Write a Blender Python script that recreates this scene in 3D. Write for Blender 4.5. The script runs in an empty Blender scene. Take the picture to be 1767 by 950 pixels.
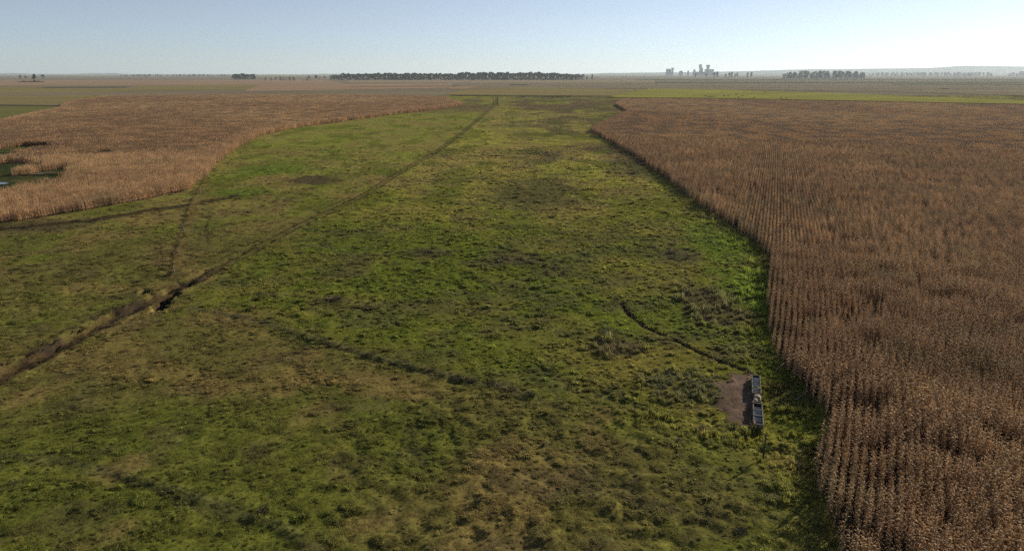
import bpy, bmesh, math, random
import numpy as np
from mathutils import Vector

sc = bpy.context.scene
R = math.radians

# ------------------------------------------------------------------ camera
CAM_H = 30.0
PITCH = R(16.25)
FPX, CX, CY = 1194.0, 883.5, 475.0           # focal length and centre in photograph pixels
cam_d = bpy.data.cameras.new('camera')
cam_d.sensor_width = 36.0
cam_d.lens = 36.0 * FPX / 1767.0
cam_d.clip_start = 0.5
cam_d.clip_end = 60000.0
cam = bpy.data.objects.new('camera', cam_d)
cam.location = (0, 0, CAM_H)
cam.rotation_euler = (math.pi / 2 - PITCH, 0, 0)
sc.collection.objects.link(cam)
sc.camera = cam

# ------------------------------------------------------------------ sky, sun, exposure
SUN_EL, SUN_AZ = R(20.5), R(49.0)            # azimuth measured clockwise from +Y (view direction)
w = bpy.data.worlds.new('World'); sc.world = w; w.use_nodes = True
nt = w.node_tree; nt.nodes.clear()
sky = nt.nodes.new('ShaderNodeTexSky'); sky.sky_type = 'NISHITA'; sky.sun_disc = False
sky.sun_elevation = SUN_EL; sky.sun_rotation = SUN_AZ
sky.air_density = 0.65; sky.dust_density = 0.12; sky.ozone_density = 3.5; sky.altitude = 250
bg = nt.nodes.new('ShaderNodeBackground'); bg.inputs['Strength'].default_value = 0.075
wo = nt.nodes.new('ShaderNodeOutputWorld')
hs = nt.nodes.new('ShaderNodeHueSaturation'); hs.inputs['Saturation'].default_value = 0.62; hs.inputs['Value'].default_value = 1.0
nt.links.new(sky.outputs[0], hs.inputs['Color']); nt.links.new(hs.outputs[0], bg.inputs['Color']); nt.links.new(bg.outputs[0], wo.inputs['Surface'])
sun_d = bpy.data.lights.new('sun', 'SUN'); sun_d.energy = 5.0; sun_d.angle = R(0.55); sun_d.color = (1.0, 0.88, 0.69)
sun = bpy.data.objects.new('sun', sun_d)
sdir = Vector((math.sin(SUN_AZ) * math.cos(SUN_EL), math.cos(SUN_AZ) * math.cos(SUN_EL), math.sin(SUN_EL)))
sun.rotation_euler = sdir.to_track_quat('Z', 'Y').to_euler()
sun.location = (60, 40, 60)
sc.collection.objects.link(sun)
sc.view_settings.view_transform = 'Standard'; sc.view_settings.look = 'None'
sc.view_settings.gamma = 1.0; sc.view_settings.exposure = 0.5
sc.view_settings.use_curve_mapping = False
sc.cycles.use_denoising = False
sc.cycles.max_bounces = 6; sc.cycles.volume_bounces = 1
sc.cycles.transparent_max_bounces = 8

# ------------------------------------------------------------------ helpers
rng = np.random.default_rng(7)
random.seed(7)
cp, sp = math.cos(PITCH), math.sin(PITCH)

def gp(px, py, z=0.0):
    """where the line of sight through a photograph pixel meets the level z"""
    dx = (px - CX); dy = cp * FPX + sp * (CY - py); dz = -sp * FPX + cp * (CY - py)
    t = (z - CAM_H) / dz
    return (dx * t, dy * t)

def zat(px, py, D):
    """x and height of a pixel's line of sight at distance D"""
    dx = (px - CX); dy = cp * FPX + sp * (CY - py); dz = -sp * FPX + cp * (CY - py)
    t = D / dy
    return dx * t, CAM_H + dz * t

def poly(pts, z=0.0):
    return np.array([gp(a, b, z) for a, b in pts])

def _h(ix, iy, s):
    n = (ix.astype(np.int64) * 374761393 + iy.astype(np.int64) * 668265263 + s * 1442695041) & 0x7fffffff
    n = ((n ^ (n >> 13)) * 1274126177) & 0x7fffffff
    n = (n ^ (n >> 16)) * 2246822519 & 0x7fffffff
    return ((n ^ (n >> 11)) & 0xffff) / 65535.0

def vn(x, y, s=0):
    """value noise 0..1"""
    x0 = np.floor(x); y0 = np.floor(y)
    fx = x - x0; fy = y - y0
    fx = fx * fx * fx * (fx * (fx * 6 - 15) + 10); fy = fy * fy * fy * (fy * (fy * 6 - 15) + 10)
    a = _h(x0, y0, s); b = _h(x0 + 1, y0, s); c = _h(x0, y0 + 1, s); d = _h(x0 + 1, y0 + 1, s)
    return (a * (1 - fx) + b * fx) * (1 - fy) + (c * (1 - fx) + d * fx) * fy

def fbm(x, y, s=0, o=4, g=0.5):
    t = 0; a = 1; n = 0
    for i in range(o):
        c, q = math.cos(0.7 * i), math.sin(0.7 * i)
        t = t + a * vn((x * c - y * q) * 2 ** i + 13.7 * i, (x * q + y * c) * 2 ** i - 7.1 * i, s + i)
        n += a; a *= g
    return t / n

def ss(a, b, x):
    t = np.clip((x - a) / (b - a), 0, 1)
    return t * t * (3 - 2 * t)

def segd(x, y, P):
    """distance to a polyline, arc parameter of the nearest point and side (+ = right of travel)"""
    best = np.full(np.shape(x), 1e9); tt = np.zeros(np.shape(x)); side = np.zeros(np.shape(x)); L = 0
    for i in range(len(P) - 1):
        ax, ay = P[i]; bx, by = P[i + 1]
        ex, ey = bx - ax, by - ay; l2 = ex * ex + ey * ey; l = math.sqrt(l2)
        t = np.clip(((x - ax) * ex + (y - ay) * ey) / l2, 0, 1)
        d = np.hypot(x - ax - t * ex, y - ay - t * ey)
        s_ = ((x - ax) * ey - (y - ay) * ex) / l
        m = d < best
        best = np.where(m, d, best); tt = np.where(m, L + t * l, tt); side = np.where(m, np.sign(s_), side)
        L += l
    return best, tt, side

def inside(x, y, P):
    r = np.zeros(np.shape(x), bool); n = len(P)
    for i in range(n):
        ax, ay = P[i]; bx, by = P[(i + 1) % n]
        if ay == by: continue
        c = ((ay > y) != (by > y)) & (x < (bx - ax) * (y - ay) / (by - ay) + ax)
        r ^= c
    return r

def sdist(x, y, P):
    """signed distance to a polygon, positive inside"""
    d, _, _ = segd(x, y, np.vstack([P, P[:1]]))
    return np.where(inside(x, y, P), d, -d)

def blob(x, y, px, py, rx, ry, s=0):
    """soft-edged ragged patch centred on a ground point, radii in metres"""
    cx, cy = gp(px, py)
    u = np.hypot((x - cx) / rx, (y - cy) / ry)
    n = fbm(x / max(rx, ry) * 4 + s, y / max(rx, ry) * 4, 50 + s, 3)
    return ss(1.15, 0.55, u + (n - 0.5) * 0.9)

def mix(a, b, t):
    return a + (b - a) * t[..., None]

# ------------------------------------------------------------------ layout in metres on the ground
CORN_H = 2.45
corn_right = poly([(1545, 1090), (1500, 980), (1452, 900), (1425, 830), (1411, 780), (1421, 738), (1432, 692), (1416, 662), (1385, 630),
                   (1346, 592), (1331, 560), (1327, 500), (1330, 468), (1333, 430), (1312, 408), (1256, 370), (1200, 335), (1150, 297),
                   (1100, 264), (1060, 242), (1019, 220), (1083, 189), (1061, 178.5), (1076, 169.5), (1240, 171), (1400, 173.5), (1767, 181), (2150, 190),
                   (2600, 700), (2300, 1100)], CORN_H * 0.85)
corn_left = poly([(-300, 395), (-60, 377), (0, 368), (60, 361), (150, 347), (250, 331), (320, 315), (350, 297), (365, 280), (386, 262), (410, 246),
                  (452, 226), (520, 213), (600, 203), (680, 193), (740, 187), (800, 177.5), (765, 166), (600, 163), (400, 163),
                  (180, 165), (110, 176), (104, 184), (62, 192), (0, 206), (-120, 215), (-400, 300)], CORN_H * 0.85)
ditch = poly([(-160, 735), (0, 650), (60, 619), (130, 582), (210, 541), (268, 515), (330, 486), (400, 451), (480, 406), (540, 377), (600, 350), (640, 328), (680, 302),
              (720, 280), (760, 256), (790, 234), (815, 214), (840, 192), (856, 178), (858, 167)])
path_trough = poly([(1070, 520), (1085, 540), (1112, 562), (1160, 584), (1200, 604), (1240, 622), (1282, 636)])
lush_line = poly([(330, 530), (440, 552), (560, 590), (640, 615), (700, 632), (790, 652), (860, 668), (930, 690), (1040, 712), (1150, 735), (1260, 770), (1360, 830)])
low_line = poly([(-80, 780), (20, 790), (130, 800), (220, 826), (300, 850), (400, 882), (480, 905), (545, 945), (600, 990)])
left_crack = poly([(362, 372), (357, 390), (355, 405), (360, 420)])
post_line = poly([(359, 302), (345, 330), (330, 360), (320, 400), (308, 440), (301, 480)])
pad = poly([(1243, 662), (1262, 646), (1290, 642), (1297, 680), (1303, 740), (1278, 739), (1258, 724), (1243, 705)])
dirt_band = poly([(-60, 402), (40, 392), (120, 384), (200, 374), (270, 362), (335, 352), (400, 340)])
lush_poly = np.vstack([lush_line, poly([(1420, 900), (1500, 700), (1450, 400), (1040, 215), (1020, 185), (870, 178), (760, 262), (600, 352), (400, 455), (320, 500)])])

PITS = ((286, 517, 1.15, 4.6, -0.23, 2.0), (253, 504, 0.9, 1.6, -0.7, 1.2), (322, 487, 1.1, 1.2, 0, 0.6))
def pit_r(x, y, p):
    cx, cy = gp(p[0], p[1]); c, q = math.cos(p[4]), math.sin(p[4])
    u = ((x - cx) * c - (y - cy) * q) / p[2]; v = ((x - cx) * q + (y - cy) * c) / p[3]
    return np.hypot(u, v) + (vn(x * 1.3, y * 1.3, 41) - 0.5) * 0.5

def height(x, y, res=0.3):
    """ground level; res is the mesh spacing, finer relief than that is left out"""
    dist = np.maximum(np.hypot(x, y), 10)
    z = (fbm(x / 60, y / 60, 3, 2) - 0.5) * 0.5
    far = ss(900, 500, dist)
    z = z * (.25 + .75 * ss(380, 180, dist))
    hum = (fbm(x / 2.3, y / 2.3, 11, 2) - 0.5) * 0.22 * ss(2.6, 0.8, res)
    hum = hum + (vn(x / 0.9, y / 0.9, 17) - 0.5) * 0.20 * ss(0.75, 0.35, res)
    hum = hum + (vn(x / 6.5, y / 6.5, 19) - 0.5) * 0.35 * ss(6, 2.2, res)
    amp = 0.45 + 0.9 * ss(0.42, 0.62, fbm(x / 25, y / 25, 23, 2))
    d, t, s = segd(x, y, ditch)
    wob = (fbm(x / 3.0, y / 3.0, 31, 3) - 0.5)
    near = ss(60, 30, t)                       # the stretch in the lower left is cut deep
    hw = 0.60 + 0.55 * near + wob * 1.2
    cut = near * ss(hw + 0.55, hw - 0.15, d) + (1 - near) * np.maximum(ss(.62, .25, np.abs(d - .95 + wob * .3)), .35 * ss(1.6, 1.0, d))
    dep = 0.26 + 0.50 * near
    calm = ss(hw + 1, hw - 0.5, d)
    z = z + hum * amp * (1 - 0.4 * calm) + calm * near * (fbm(x / .8, y / .8, 33, 2) - .5) * .5 - cut * dep * far
    bank = np.exp(-((d - hw - 0.9) / 0.6) ** 2) * (0.10 + 0.06 * near) * (0.3 + 1.4 * vn(x / 1.4, y / 1.4, 37)) * far
    z = z + bank
    # washed-out holes where the ditch is crossed
    for (px, py, rx, ry, ang, de) in PITS:
        cx, cy = gp(px, py); c, q = math.cos(ang), math.sin(ang)
        u = ((x - cx) * c - (y - cy) * q) / rx; v = ((x - cx) * q + (y - cy) * c) / ry
        r = np.hypot(u, v) + (vn(x * 1.3, y * 1.3, 41) - 0.5) * 0.5
        z = z - de * ss(1.25, 0.7, r)
        z = z + 0.14 * np.exp(-((r - 1.5) / 0.25) ** 2) * vn(x / 1.1, y / 1.1, 43) * (de > 0.6)
    d, t, s = segd(x, y, path_trough); z = z - 0.28 * ss(0.55, 0.15, d)
    d, t, s = segd(x, y, lush_line); n = vn(x / 3, y / 3, 47)
    z = z + 0.26 * np.exp(-(d / 0.5) ** 2) * ss(0.25, 0.65, n) * ss(0, 12, t) * ss(7, 1, x)
    d, t, s = segd(x, y, low_line); z = z + 0.14 * np.exp(-((d) / 0.45) ** 2) * ss(0.2, 0.75, vn(x / 4, y / 4, 49))
    pd = sdist(x, y, pad); m = ss(-0.6, 0.5, pd); z = z * (1 - m) + m * (-0.06 + (fbm(x / 0.7, y / 0.7, 53, 2) - 0.5) * 0.16)
    return z * ss(1200, 700, dist)

C = lambda *a: np.array(a, float)
LUSH, MID, OLIVE = C(.122, .146, .022), C(.176, .168, .034), C(.150, .130, .040)
DRY, BROWN, WEED, SOIL = C(.205, .158, .056), C(.082, .062, .036), C(.082, .078, .044), C(.150, .108, .082)

def pasture_colour(x, y):
    n1 = fbm(x / 17, y / 17, 61, 4); n2 = fbm(x / 4.2, y / 4.2, 67, 3); n3 = fbm(x / 55, y / 55, 71, 3); n4 = vn(x / 0.8, y / 0.8, 73)
    n5 = fbm(x / 8, y / 8, 79, 3)
    dist = np.hypot(x, y)
    L = ss(-4, 5, sdist(x, y, lush_poly) + (n2 - 0.5) * 8)
    base = mix(OLIVE + 0 * x[..., None], LUSH, np.clip(0.10 + 0.62 * ss(0.42, 0.66, n1) + 0.3 * (n2 - 0.4), 0, 1))
    lushc = mix(LUSH + 0 * x[..., None], MID, ss(0.35, 0.7, n1))
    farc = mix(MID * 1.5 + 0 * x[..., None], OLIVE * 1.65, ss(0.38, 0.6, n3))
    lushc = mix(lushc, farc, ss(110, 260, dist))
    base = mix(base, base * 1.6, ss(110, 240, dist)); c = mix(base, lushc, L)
    c = mix(c, DRY + 0 * c, ss(0.54, 0.70, n5) * (0.75 - 0.45 * L) * ss(330, 150, dist))
    c = mix(c, BROWN * 1.25 + 0 * c, ss(0.56, 0.74, n2) * 0.40 * (1 - 0.35 * L))
    c = mix(c, WEED + 0 * c, ss(0.55, 0.68, fbm(x / 9, y / 5.5, 83, 3)) * L * 0.40)
    # far middle of the pasture is mottled brown
    c = mix(c, C(.085, .066, .045) + 0 * c, ss(0.42, 0.62, fbm(x / 14, y / 30, 89, 4)) * ss(120, 260, dist) * ss(-8, 14, x) * 0.75)
    st = fbm(x / 9, y / 20, 91, 4); c = mix(c, DRY * 1.05 + 0 * c, ss(.55, .70, st) * ss(110, 170, dist) * .45); c = mix(c, LUSH * .75 + 0 * c, ss(.46, .34, st) * ss(110, 170, dist) * .55)
    # left of the ditch stays greener towards the maize
    for args in ((540, 311, 9, 9, 1, .85), (545, 306, 5, 5, 2, .6), (60, 388, 13, 7, 3, .6), (20, 400, 12, 9, 4, .4)):
        c = mix(c, BROWN + 0 * c, blob(x, y, *args[:5]) * args[5])
    for args in ((190, 405, 7, 4, 5, .7), (60, 530, 9, 5, 6, .4), (470, 262, 12, 14, 7, .45), (170, 615, 6, 5, 8, .55), (240, 640, 6, 3, 9, .6), (400, 545, 7, 3, 10, .7), (640, 665, 4, 3, 11, .6), (900, 780, 5, 3, 12, .5)):
        c = mix(c, DRY * 1.05 + 0 * c, blob(x, y, *args[:5]) * args[5])
    for args in ((480, 290, 14, 22, 13, .7), (420, 330, 9, 10, 14, .6), (1240, 420, 6, 22, 15, .6), (1290, 500, 5, 14, 16, .7)):
        c = mix(c, LUSH * C(.9, 1.12, .9) + 0 * c, blob(x, y, *args[:5]) * args[5])
    for args in ((1225, 525, 5, 9, 17, .8), (1065, 600, 3.5, 3, 18, .8), (1175, 440, 4, 5, 19, .7), (740, 436, 5, 4, 20, .7), (885, 445, 5, 6, 21, .6), (1080, 295, 6, 18, 22, .6), (920, 330, 14, 30, 23, .5), (580, 517, 2, 1.6, 24, .8)):
        c = mix(c, WEED * C(1.05, .92, .95) + 0 * c, blob(x, y, *args[:5]) * args[5])
    d, t, s = segd(x, y, dirt_band); c = mix(c, BROWN * .62 + 0 * c, ss(3.0, .8, d + (n2 - .5) * 4) * .9)
    d, t, s = segd(x, y, lush_line); c = mix(c, WEED + 0 * c, ss(1.0, .3, d + (n2 - .5) * 1.8) * .52 * ss(7, 1, x))
    d, t, s = segd(x, y, low_line); c = mix(c, WEED * .9 + 0 * c, ss(.9, .2, d + (n2 - .5) * 1.6) * .42)
    d, t, s = segd(x, y, left_crack); c = mix(c, BROWN * .6 + 0 * c, ss(.4, .1, d) * .7)
    d, t, s = segd(x, y, post_line); c = mix(c, DRY * .85 + 0 * c, ss(1.6, .5, np.abs(d) + (n2 - .5)) * .7); c = mix(c, BROWN * .7 + 0 * c, ss(.45, .15, np.abs(d - .9)) * (s > 0) * .7)
    d, t, s = segd(x, y, path_trough); c = mix(c, BROWN * .7 + 0 * c, ss(.7, .2, d))
    m = track_mask(x, y); d0, t0, _ = segd(x, y, ditch); near = ss(75, 35, t0)
    tc = mix(C(.046, .034, .023) + 0 * c, C(.078, .056, .026) + 0 * c, ss(.4, .65, n2)) 
    tc = mix(tc, c, (1 - near) * .3)
    ru = np.maximum(ss(.75, .3, np.abs(d0 - .95)), .45) * ss(2.2, 1.2, d0 + (n2 - .5)); c = mix(c, tc, near * m + (1 - near) * ru)
    for p in PITS: c = mix(c, C(.024, .019, .015) + 0 * c, ss(1.25, .95, pit_r(x, y, p)))   # holes coloured near-black inside
    # brown stubble strip along the far end of the pasture
    d1 = ss(520, 660, y) * ss(900, 860, y); c = mix(c, C(.125, .088, .055) + 0 * c, d1 * ss(.42, .60, fbm(x / 40, y / 110, 97, 4)) * .75)
    pm = ss(-.5, .3, sdist(x, y, pad) + (n4 - .5) * 1.2 + (fbm(x / 1.6, y / 1.6, 55, 2) - .5) * 1.6)
    c = mix(c, SOIL * (0.5 + 1.0 * fbm(x / 1.1, y / 1.1, 54, 3))[..., None], pm)
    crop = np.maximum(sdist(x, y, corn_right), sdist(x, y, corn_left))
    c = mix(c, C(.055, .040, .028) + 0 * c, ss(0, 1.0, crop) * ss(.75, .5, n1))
    hl = hollow(x, y) * (x < -20)
    c = mix(c, mix(C(.040, .055, .020) + 0 * c, C(.09, .08, .03) + 0 * c, ss(.5, .7, n2)), np.clip(hl * 1.4, 0, 1))
    return np.clip(c * (0.86 + 0.28 * n4)[..., None], 0.005, 1)

def hollow(x, y):
    """wet ground at the left edge where the maize failed"""
    h = np.zeros(np.shape(x))
    for a in ((-5, 268, 13, 38, 61), (-40, 300, 14, 30, 62), (5, 322, 14, 24, 63), (70, 303, 7, 20, 64), (165, 272, 5, 12, 65), (-80, 325, 20, 26, 66)): h = np.maximum(h, blob(x, y, *a))
    return h
def track_mask(x, y):
    d, t, s = segd(x, y, ditch); near = ss(60, 30, t)
    return ss(1.35 + .7 * near, .7 + .5 * near, d + (fbm(x / 2.5, y / 2.5, 101, 3) - .5) * 2.0)

# ------------------------------------------------------------------ materials
def mat(name):
    m = bpy.data.materials.new(name); m.use_nodes = True
    n = m.node_tree; n.nodes.clear()
    out = n.nodes.new('ShaderNodeOutputMaterial'); b = n.nodes.new('ShaderNodeBsdfPrincipled')
    n.links.new(b.outputs[0], out.inputs[0])
    return m, n, b, out

def simple(name, col, rough=0.85, noise=0.25, scale=6.0, metal=0.0, bump=0.0):
    m, n, b, out = mat(name)
    tc = n.nodes.new('ShaderNodeTexCoord'); nz = n.nodes.new('ShaderNodeTexNoise'); nz.inputs['Scale'].default_value = scale; nz.inputs['Detail'].default_value = 6
    rp = n.nodes.new('ShaderNodeMapRange'); rp.inputs['From Min'].default_value = 0.3; rp.inputs['From Max'].default_value = 0.7
    rp.inputs['To Min'].default_value = 1 - noise; rp.inputs['To Max'].default_value = 1 + noise
    mx = n.nodes.new('ShaderNodeVectorMath'); mx.operation = 'SCALE'; mx.inputs[0].default_value = col
    n.links.new(tc.outputs['Object'], nz.inputs['Vector']); n.links.new(nz.outputs['Fac'], rp.inputs['Value'])
    n.links.new(rp.outputs[0], mx.inputs['Scale']); n.links.new(mx.outputs[0], b.inputs['Base Color'])
    b.inputs['Roughness'].default_value = rough; b.inputs['Metallic'].default_value = metal
    if bump:
        bp = n.nodes.new('ShaderNodeBump'); bp.inputs['Strength'].default_value = bump; bp.inputs['Distance'].default_value = 0.05
        n.links.new(nz.outputs['Fac'], bp.inputs['Height']); n.links.new(bp.outputs[0], b.inputs['Normal'])
    return m

def leafy(name, col=None, translucent=0.3, jitter=0.3):
    """plant matter; without a colour it takes the 'col' value of each instance or object"""
    m, n, b, out = mat(name)
    if col is None:
        at = n.nodes.new('ShaderNodeAttribute'); at.attribute_type = 'INSTANCER'; at.attribute_name = 'col'; csock = at.outputs['Vector']
    else:
        rgb = n.nodes.new('ShaderNodeRGB'); rgb.outputs[0].default_value = (*col, 1); csock = rgb.outputs[0]
    tc = n.nodes.new('ShaderNodeTexCoord')
    nz = n.nodes.new('ShaderNodeTexWhiteNoise'); nz.noise_dimensions = '3D'
    sn = n.nodes.new('ShaderNodeVectorMath'); sn.operation = 'SNAP'; sn.inputs[1].default_value = (.35, .35, .35)
    n.links.new(tc.outputs['Object'], sn.inputs[0]); n.links.new(sn.outputs[0], nz.inputs['Vector'])
    rp = n.nodes.new('ShaderNodeMapRange'); rp.inputs['To Min'].default_value = 1 - jitter; rp.inputs['To Max'].default_value = 1 + jitter
    mx = n.nodes.new('ShaderNodeVectorMath'); mx.operation = 'SCALE'
    n.links.new(nz.outputs['Value'], rp.inputs['Value']); n.links.new(csock, mx.inputs[0]); n.links.new(rp.outputs[0], mx.inputs['Scale'])
    n.links.new(mx.outputs[0], b.inputs['Base Color']); b.inputs['Roughness'].default_value = 0.75
    b.inputs['Specular IOR Level'].default_value = 0.25
    tr = n.nodes.new('ShaderNodeBsdfTranslucent'); n.links.new(mx.outputs[0], tr.inputs['Color'])
    ms = n.nodes.new('ShaderNodeMixShader'); ms.inputs[0].default_value = translucent
    n.links.new(b.outputs[0], ms.inputs[1]); n.links.new(tr.outputs[0], ms.inputs[2]); n.links.new(ms.outputs[0], out.inputs[0])
    return m

def ground_material():
    m, n, b, out = mat('pasture_ground')
    at = n.nodes.new('ShaderNodeAttribute'); at.attribute_name = 'col'
    geo = n.nodes.new('ShaderNodeNewGeometry')
    n1 = n.nodes.new('ShaderNodeTexNoise'); n1.inputs['Scale'].default_value = 3.2; n1.inputs['Detail'].default_value = 7; n1.inputs['Roughness'].default_value = .65
    n2 = n.nodes.new('ShaderNodeTexNoise'); n2.inputs['Scale'].default_value = .33; n2.inputs['Detail'].default_value = 8; n2.inputs['Roughness'].default_value = .7
    for q in (n1, n2): n.links.new(geo.outputs['Position'], q.inputs['Vector'])
    r1 = n.nodes.new('ShaderNodeMapRange'); r1.inputs['From Min'].default_value = .3; r1.inputs['From Max'].default_value = .7; r1.inputs['To Min'].default_value = .5; r1.inputs['To Max'].default_value = 1.15
    r2 = n.nodes.new('ShaderNodeMapRange'); r2.inputs['From Min'].default_value = .3; r2.inputs['From Max'].default_value = .7; r2.inputs['To Min'].default_value = .72; r2.inputs['To Max'].default_value = 1.25
    n.links.new(n1.outputs['Fac'], r1.inputs['Value']); n.links.new(n2.outputs['Fac'], r2.inputs['Value'])
    mu = n.nodes.new('ShaderNodeMath'); mu.operation = 'MULTIPLY'; n.links.new(r1.outputs[0], mu.inputs[0]); n.links.new(r2.outputs[0], mu.inputs[1])
    mx = n.nodes.new('ShaderNodeVectorMath'); mx.operation = 'SCALE'; n.links.new(at.outputs['Vector'], mx.inputs[0]); n.links.new(mu.outputs[0], mx.inputs['Scale'])
    n.links.new(mx.outputs[0], b.inputs['Base Color']); b.inputs['Roughness'].default_value = 1.0; b.inputs['Specular IOR Level'].default_value = 0.0
    bp = n.nodes.new('ShaderNodeBump'); bp.inputs['Strength'].default_value = .55; bp.inputs['Distance'].default_value = .12
    n.links.new(n1.outputs['Fac'], bp.inputs['Height']); n.links.new(bp.outputs[0], b.inputs['Normal'])
    return m

def field_material(name, col, var=.18, scale=.006):
    m, n, b, out = mat(name)
    geo = n.nodes.new('ShaderNodeNewGeometry'); mp = n.nodes.new('ShaderNodeMapping'); mp.inputs['Scale'].default_value = (.6, 1.0, 1)
    nz = n.nodes.new('ShaderNodeTexNoise'); nz.inputs['Scale'].default_value = scale; nz.inputs['Detail'].default_value = 8; nz.inputs['Roughness'].default_value = .65
    n.links.new(geo.outputs['Position'], mp.inputs[0]); n.links.new(mp.outputs[0], nz.inputs['Vector'])
    r = n.nodes.new('ShaderNodeMapRange'); r.inputs['From Min'].default_value = .3; r.inputs['From Max'].default_value = .7; r.inputs['To Min'].default_value = 1 - var; r.inputs['To Max'].default_value = 1 + var
    mx = n.nodes.new('ShaderNodeVectorMath'); mx.operation = 'SCALE'; mx.inputs[0].default_value = col
    n.links.new(nz.outputs['Fac'], r.inputs['Value']); n.links.new(r.outputs[0], mx.inputs['Scale']); n.links.new(mx.outputs[0], b.inputs['Base Color'])
    b.inputs['Roughness'].default_value = 1.0; b.inputs['Specular IOR Level'].default_value = 0.0
    return m

M_ground = ground_material()
M_plant = leafy('grass_blades', None, .58, .25)
M_corn = leafy('dry_maize', None, .25, .34)
M_tree = leafy('eucalyptus_leaves', (.040, .048, .028), .15, .35)
M_tree2 = leafy('bare_twigs', (.070, .060, .048), .1, .3)
M_bark = simple('bark', (.10, .08, .06), .9, .3, 3)
M_concrete = simple('weathered_concrete', (.135, .115, .088), .9, .5, 3, bump=.4)
M_stone = simple('pale_stone', (.30, .25, .18), .9, .3, 4, bump=.5)
M_wood = simple('grey_timber', (.17, .145, .12), .9, .35, 5, bump=.3)
M_darkwood = simple('dark_timber', (.055, .045, .038), .9, .3, 5, bump=.3)
M_factory = simple('factory_concrete', (.42, .42, .43), .85, .08, .05)
M_cow = simple('cow_hide', (.035, .022, .016), .8, .3, 1.5)
m_, n_, b_, o_ = mat('still_water'); b_.inputs['Base Color'].default_value = (.02, .024, .028, 1); b_.inputs['Roughness'].default_value = .06
wn = n_.nodes.new('ShaderNodeTexNoise'); wn.inputs['Scale'].default_value = 3; wb = n_.nodes.new('ShaderNodeBump'); wb.inputs['Strength'].default_value = .08; wb.inputs['Distance'].default_value = .03
n_.links.new(wn.outputs['Fac'], wb.inputs['Height']); n_.links.new(wb.outputs[0], b_.inputs['Normal'])
M_water = m_

# ------------------------------------------------------------------ object helpers
def link(o): sc.collection.objects.link(o); return o
def tag(o, label, cat, group=None):
    o['label'] = label; o['category'] = cat
    if group: o['group'] = group
    return o
def kind(o, k, label=None, cat=None):
    o['kind'] = k
    if label: o['label'] = label
    if cat: o['category'] = cat
    return o
def mesh(name, V, F, m=None, smooth=False):
    me = bpy.data.meshes.new(name); me.from_pydata([tuple(map(float, v)) for v in V], [], [tuple(map(int, f)) for f in F])
    if m: me.materials.append(m)
    if smooth: me.polygons.foreach_set('use_smooth', [True] * len(me.polygons))
    me.update(); return me
def obj(name, me, parent=None, loc=(0, 0, 0)):
    o = bpy.data.objects.new(name, me); o.location = loc
    if parent: o.parent = parent
    return link(o)
def empty(name, loc, rz=0.0):
    o = bpy.data.objects.new(name, None); o.location = loc; o.rotation_euler = (0, 0, rz); o.empty_display_size = .3
    return link(o)

class MB:
    def __init__(s): s.V = []; s.F = []
    def add(s, V, F):
        o = len(s.V); s.V += [tuple(v) for v in V]; s.F += [tuple(i + o for i in f) for f in F]
    def box(s, x0, x1, y0, y1, z0, z1, tx=1.0, ty=1.0):
        cx, cy = (x0 + x1) / 2, (y0 + y1) / 2
        V = [(x, y, z0) for x, y in ((x0, y0), (x1, y0), (x1, y1), (x0, y1))]
        V += [(cx + (x - cx) * tx, cy + (y - cy) * ty, z1) for x, y in ((x0, y0), (x1, y0), (x1, y1), (x0, y1))]
        s.add(V, [(3, 2, 1, 0), (4, 5, 6, 7), (0, 1, 5, 4), (1, 2, 6, 5), (2, 3, 7, 6), (3, 0, 4, 7)])
    def tube(s, pts, rad, n=6, cap=True):
        V = []; F = []; pts = [Vector(p) for p in pts]
        for i, p in enumerate(pts):
            t = (pts[min(i + 1, len(pts) - 1)] - pts[max(i - 1, 0)]).normalized()
            a = t.cross(Vector((0.31, 0.95, 0.05))).normalized(); b = t.cross(a)
            for k in range(n):
                an = 2 * math.pi * k / n; V.append(p + (a * math.cos(an) + b * math.sin(an)) * rad[i])
        for i in range(len(pts) - 1):
            for k in range(n):
                F.append((i * n + k, i * n + (k + 1) % n, (i + 1) * n + (k + 1) % n, (i + 1) * n + k))
        if cap: F.append(tuple(range(n - 1, -1, -1))); F.append(tuple((len(pts) - 1) * n + k for k in range(n)))
        s.add(V, F)
    def me(s, name, m, smooth=False): return mesh(name, s.V, s.F, m, smooth)

# ------------------------------------------------------------------ ground
ys = np.concatenate([np.linspace(-60, 30, 40, endpoint=False), 30 * (900 / 30) ** np.linspace(0, 1, 600, endpoint=False), 900 * (33) ** np.linspace(0, 1, 66)])
NU = 680
us = np.linspace(-1, 1, NU)
hw = 42 + 0.86 * np.maximum(ys, 0)
GX = us[None, :] * hw[:, None]; GY = np.repeat(ys[:, None], NU, 1)
resy = np.gradient(ys)[:, None]; resx = (2 * hw / (NU - 1))[:, None]
RES = np.maximum(resy, resx) * np.ones_like(GX)
GZ = height(GX, GY, RES)
NR = len(ys)
idx = np.arange(NR * NU).reshape(NR, NU)
quads = np.stack([idx[:-1, :-1], idx[:-1, 1:], idx[1:, 1:], idx[1:, :-1]], -1).reshape(-1, 4)
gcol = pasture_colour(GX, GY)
fx = (GX[:-1, :-1] + GX[1:, 1:]) / 2; fy = (GY[:-1, :-1] + GY[1:, 1:]) / 2
crop_d = np.maximum(sdist(fx, fy, corn_right), sdist(fx, fy, corn_left))
sel = np.zeros(fx.shape, int)
sel[(track_mask(fx, fy) > .5) & (fy < 900)] = 1
sel[sdist(fx, fy, pad) > 0] = 2
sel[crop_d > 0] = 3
sel = sel.reshape(-1)
AV = np.stack([GX, GY, GZ], -1).reshape(-1, 3); AC = gcol.reshape(-1, 3)
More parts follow.
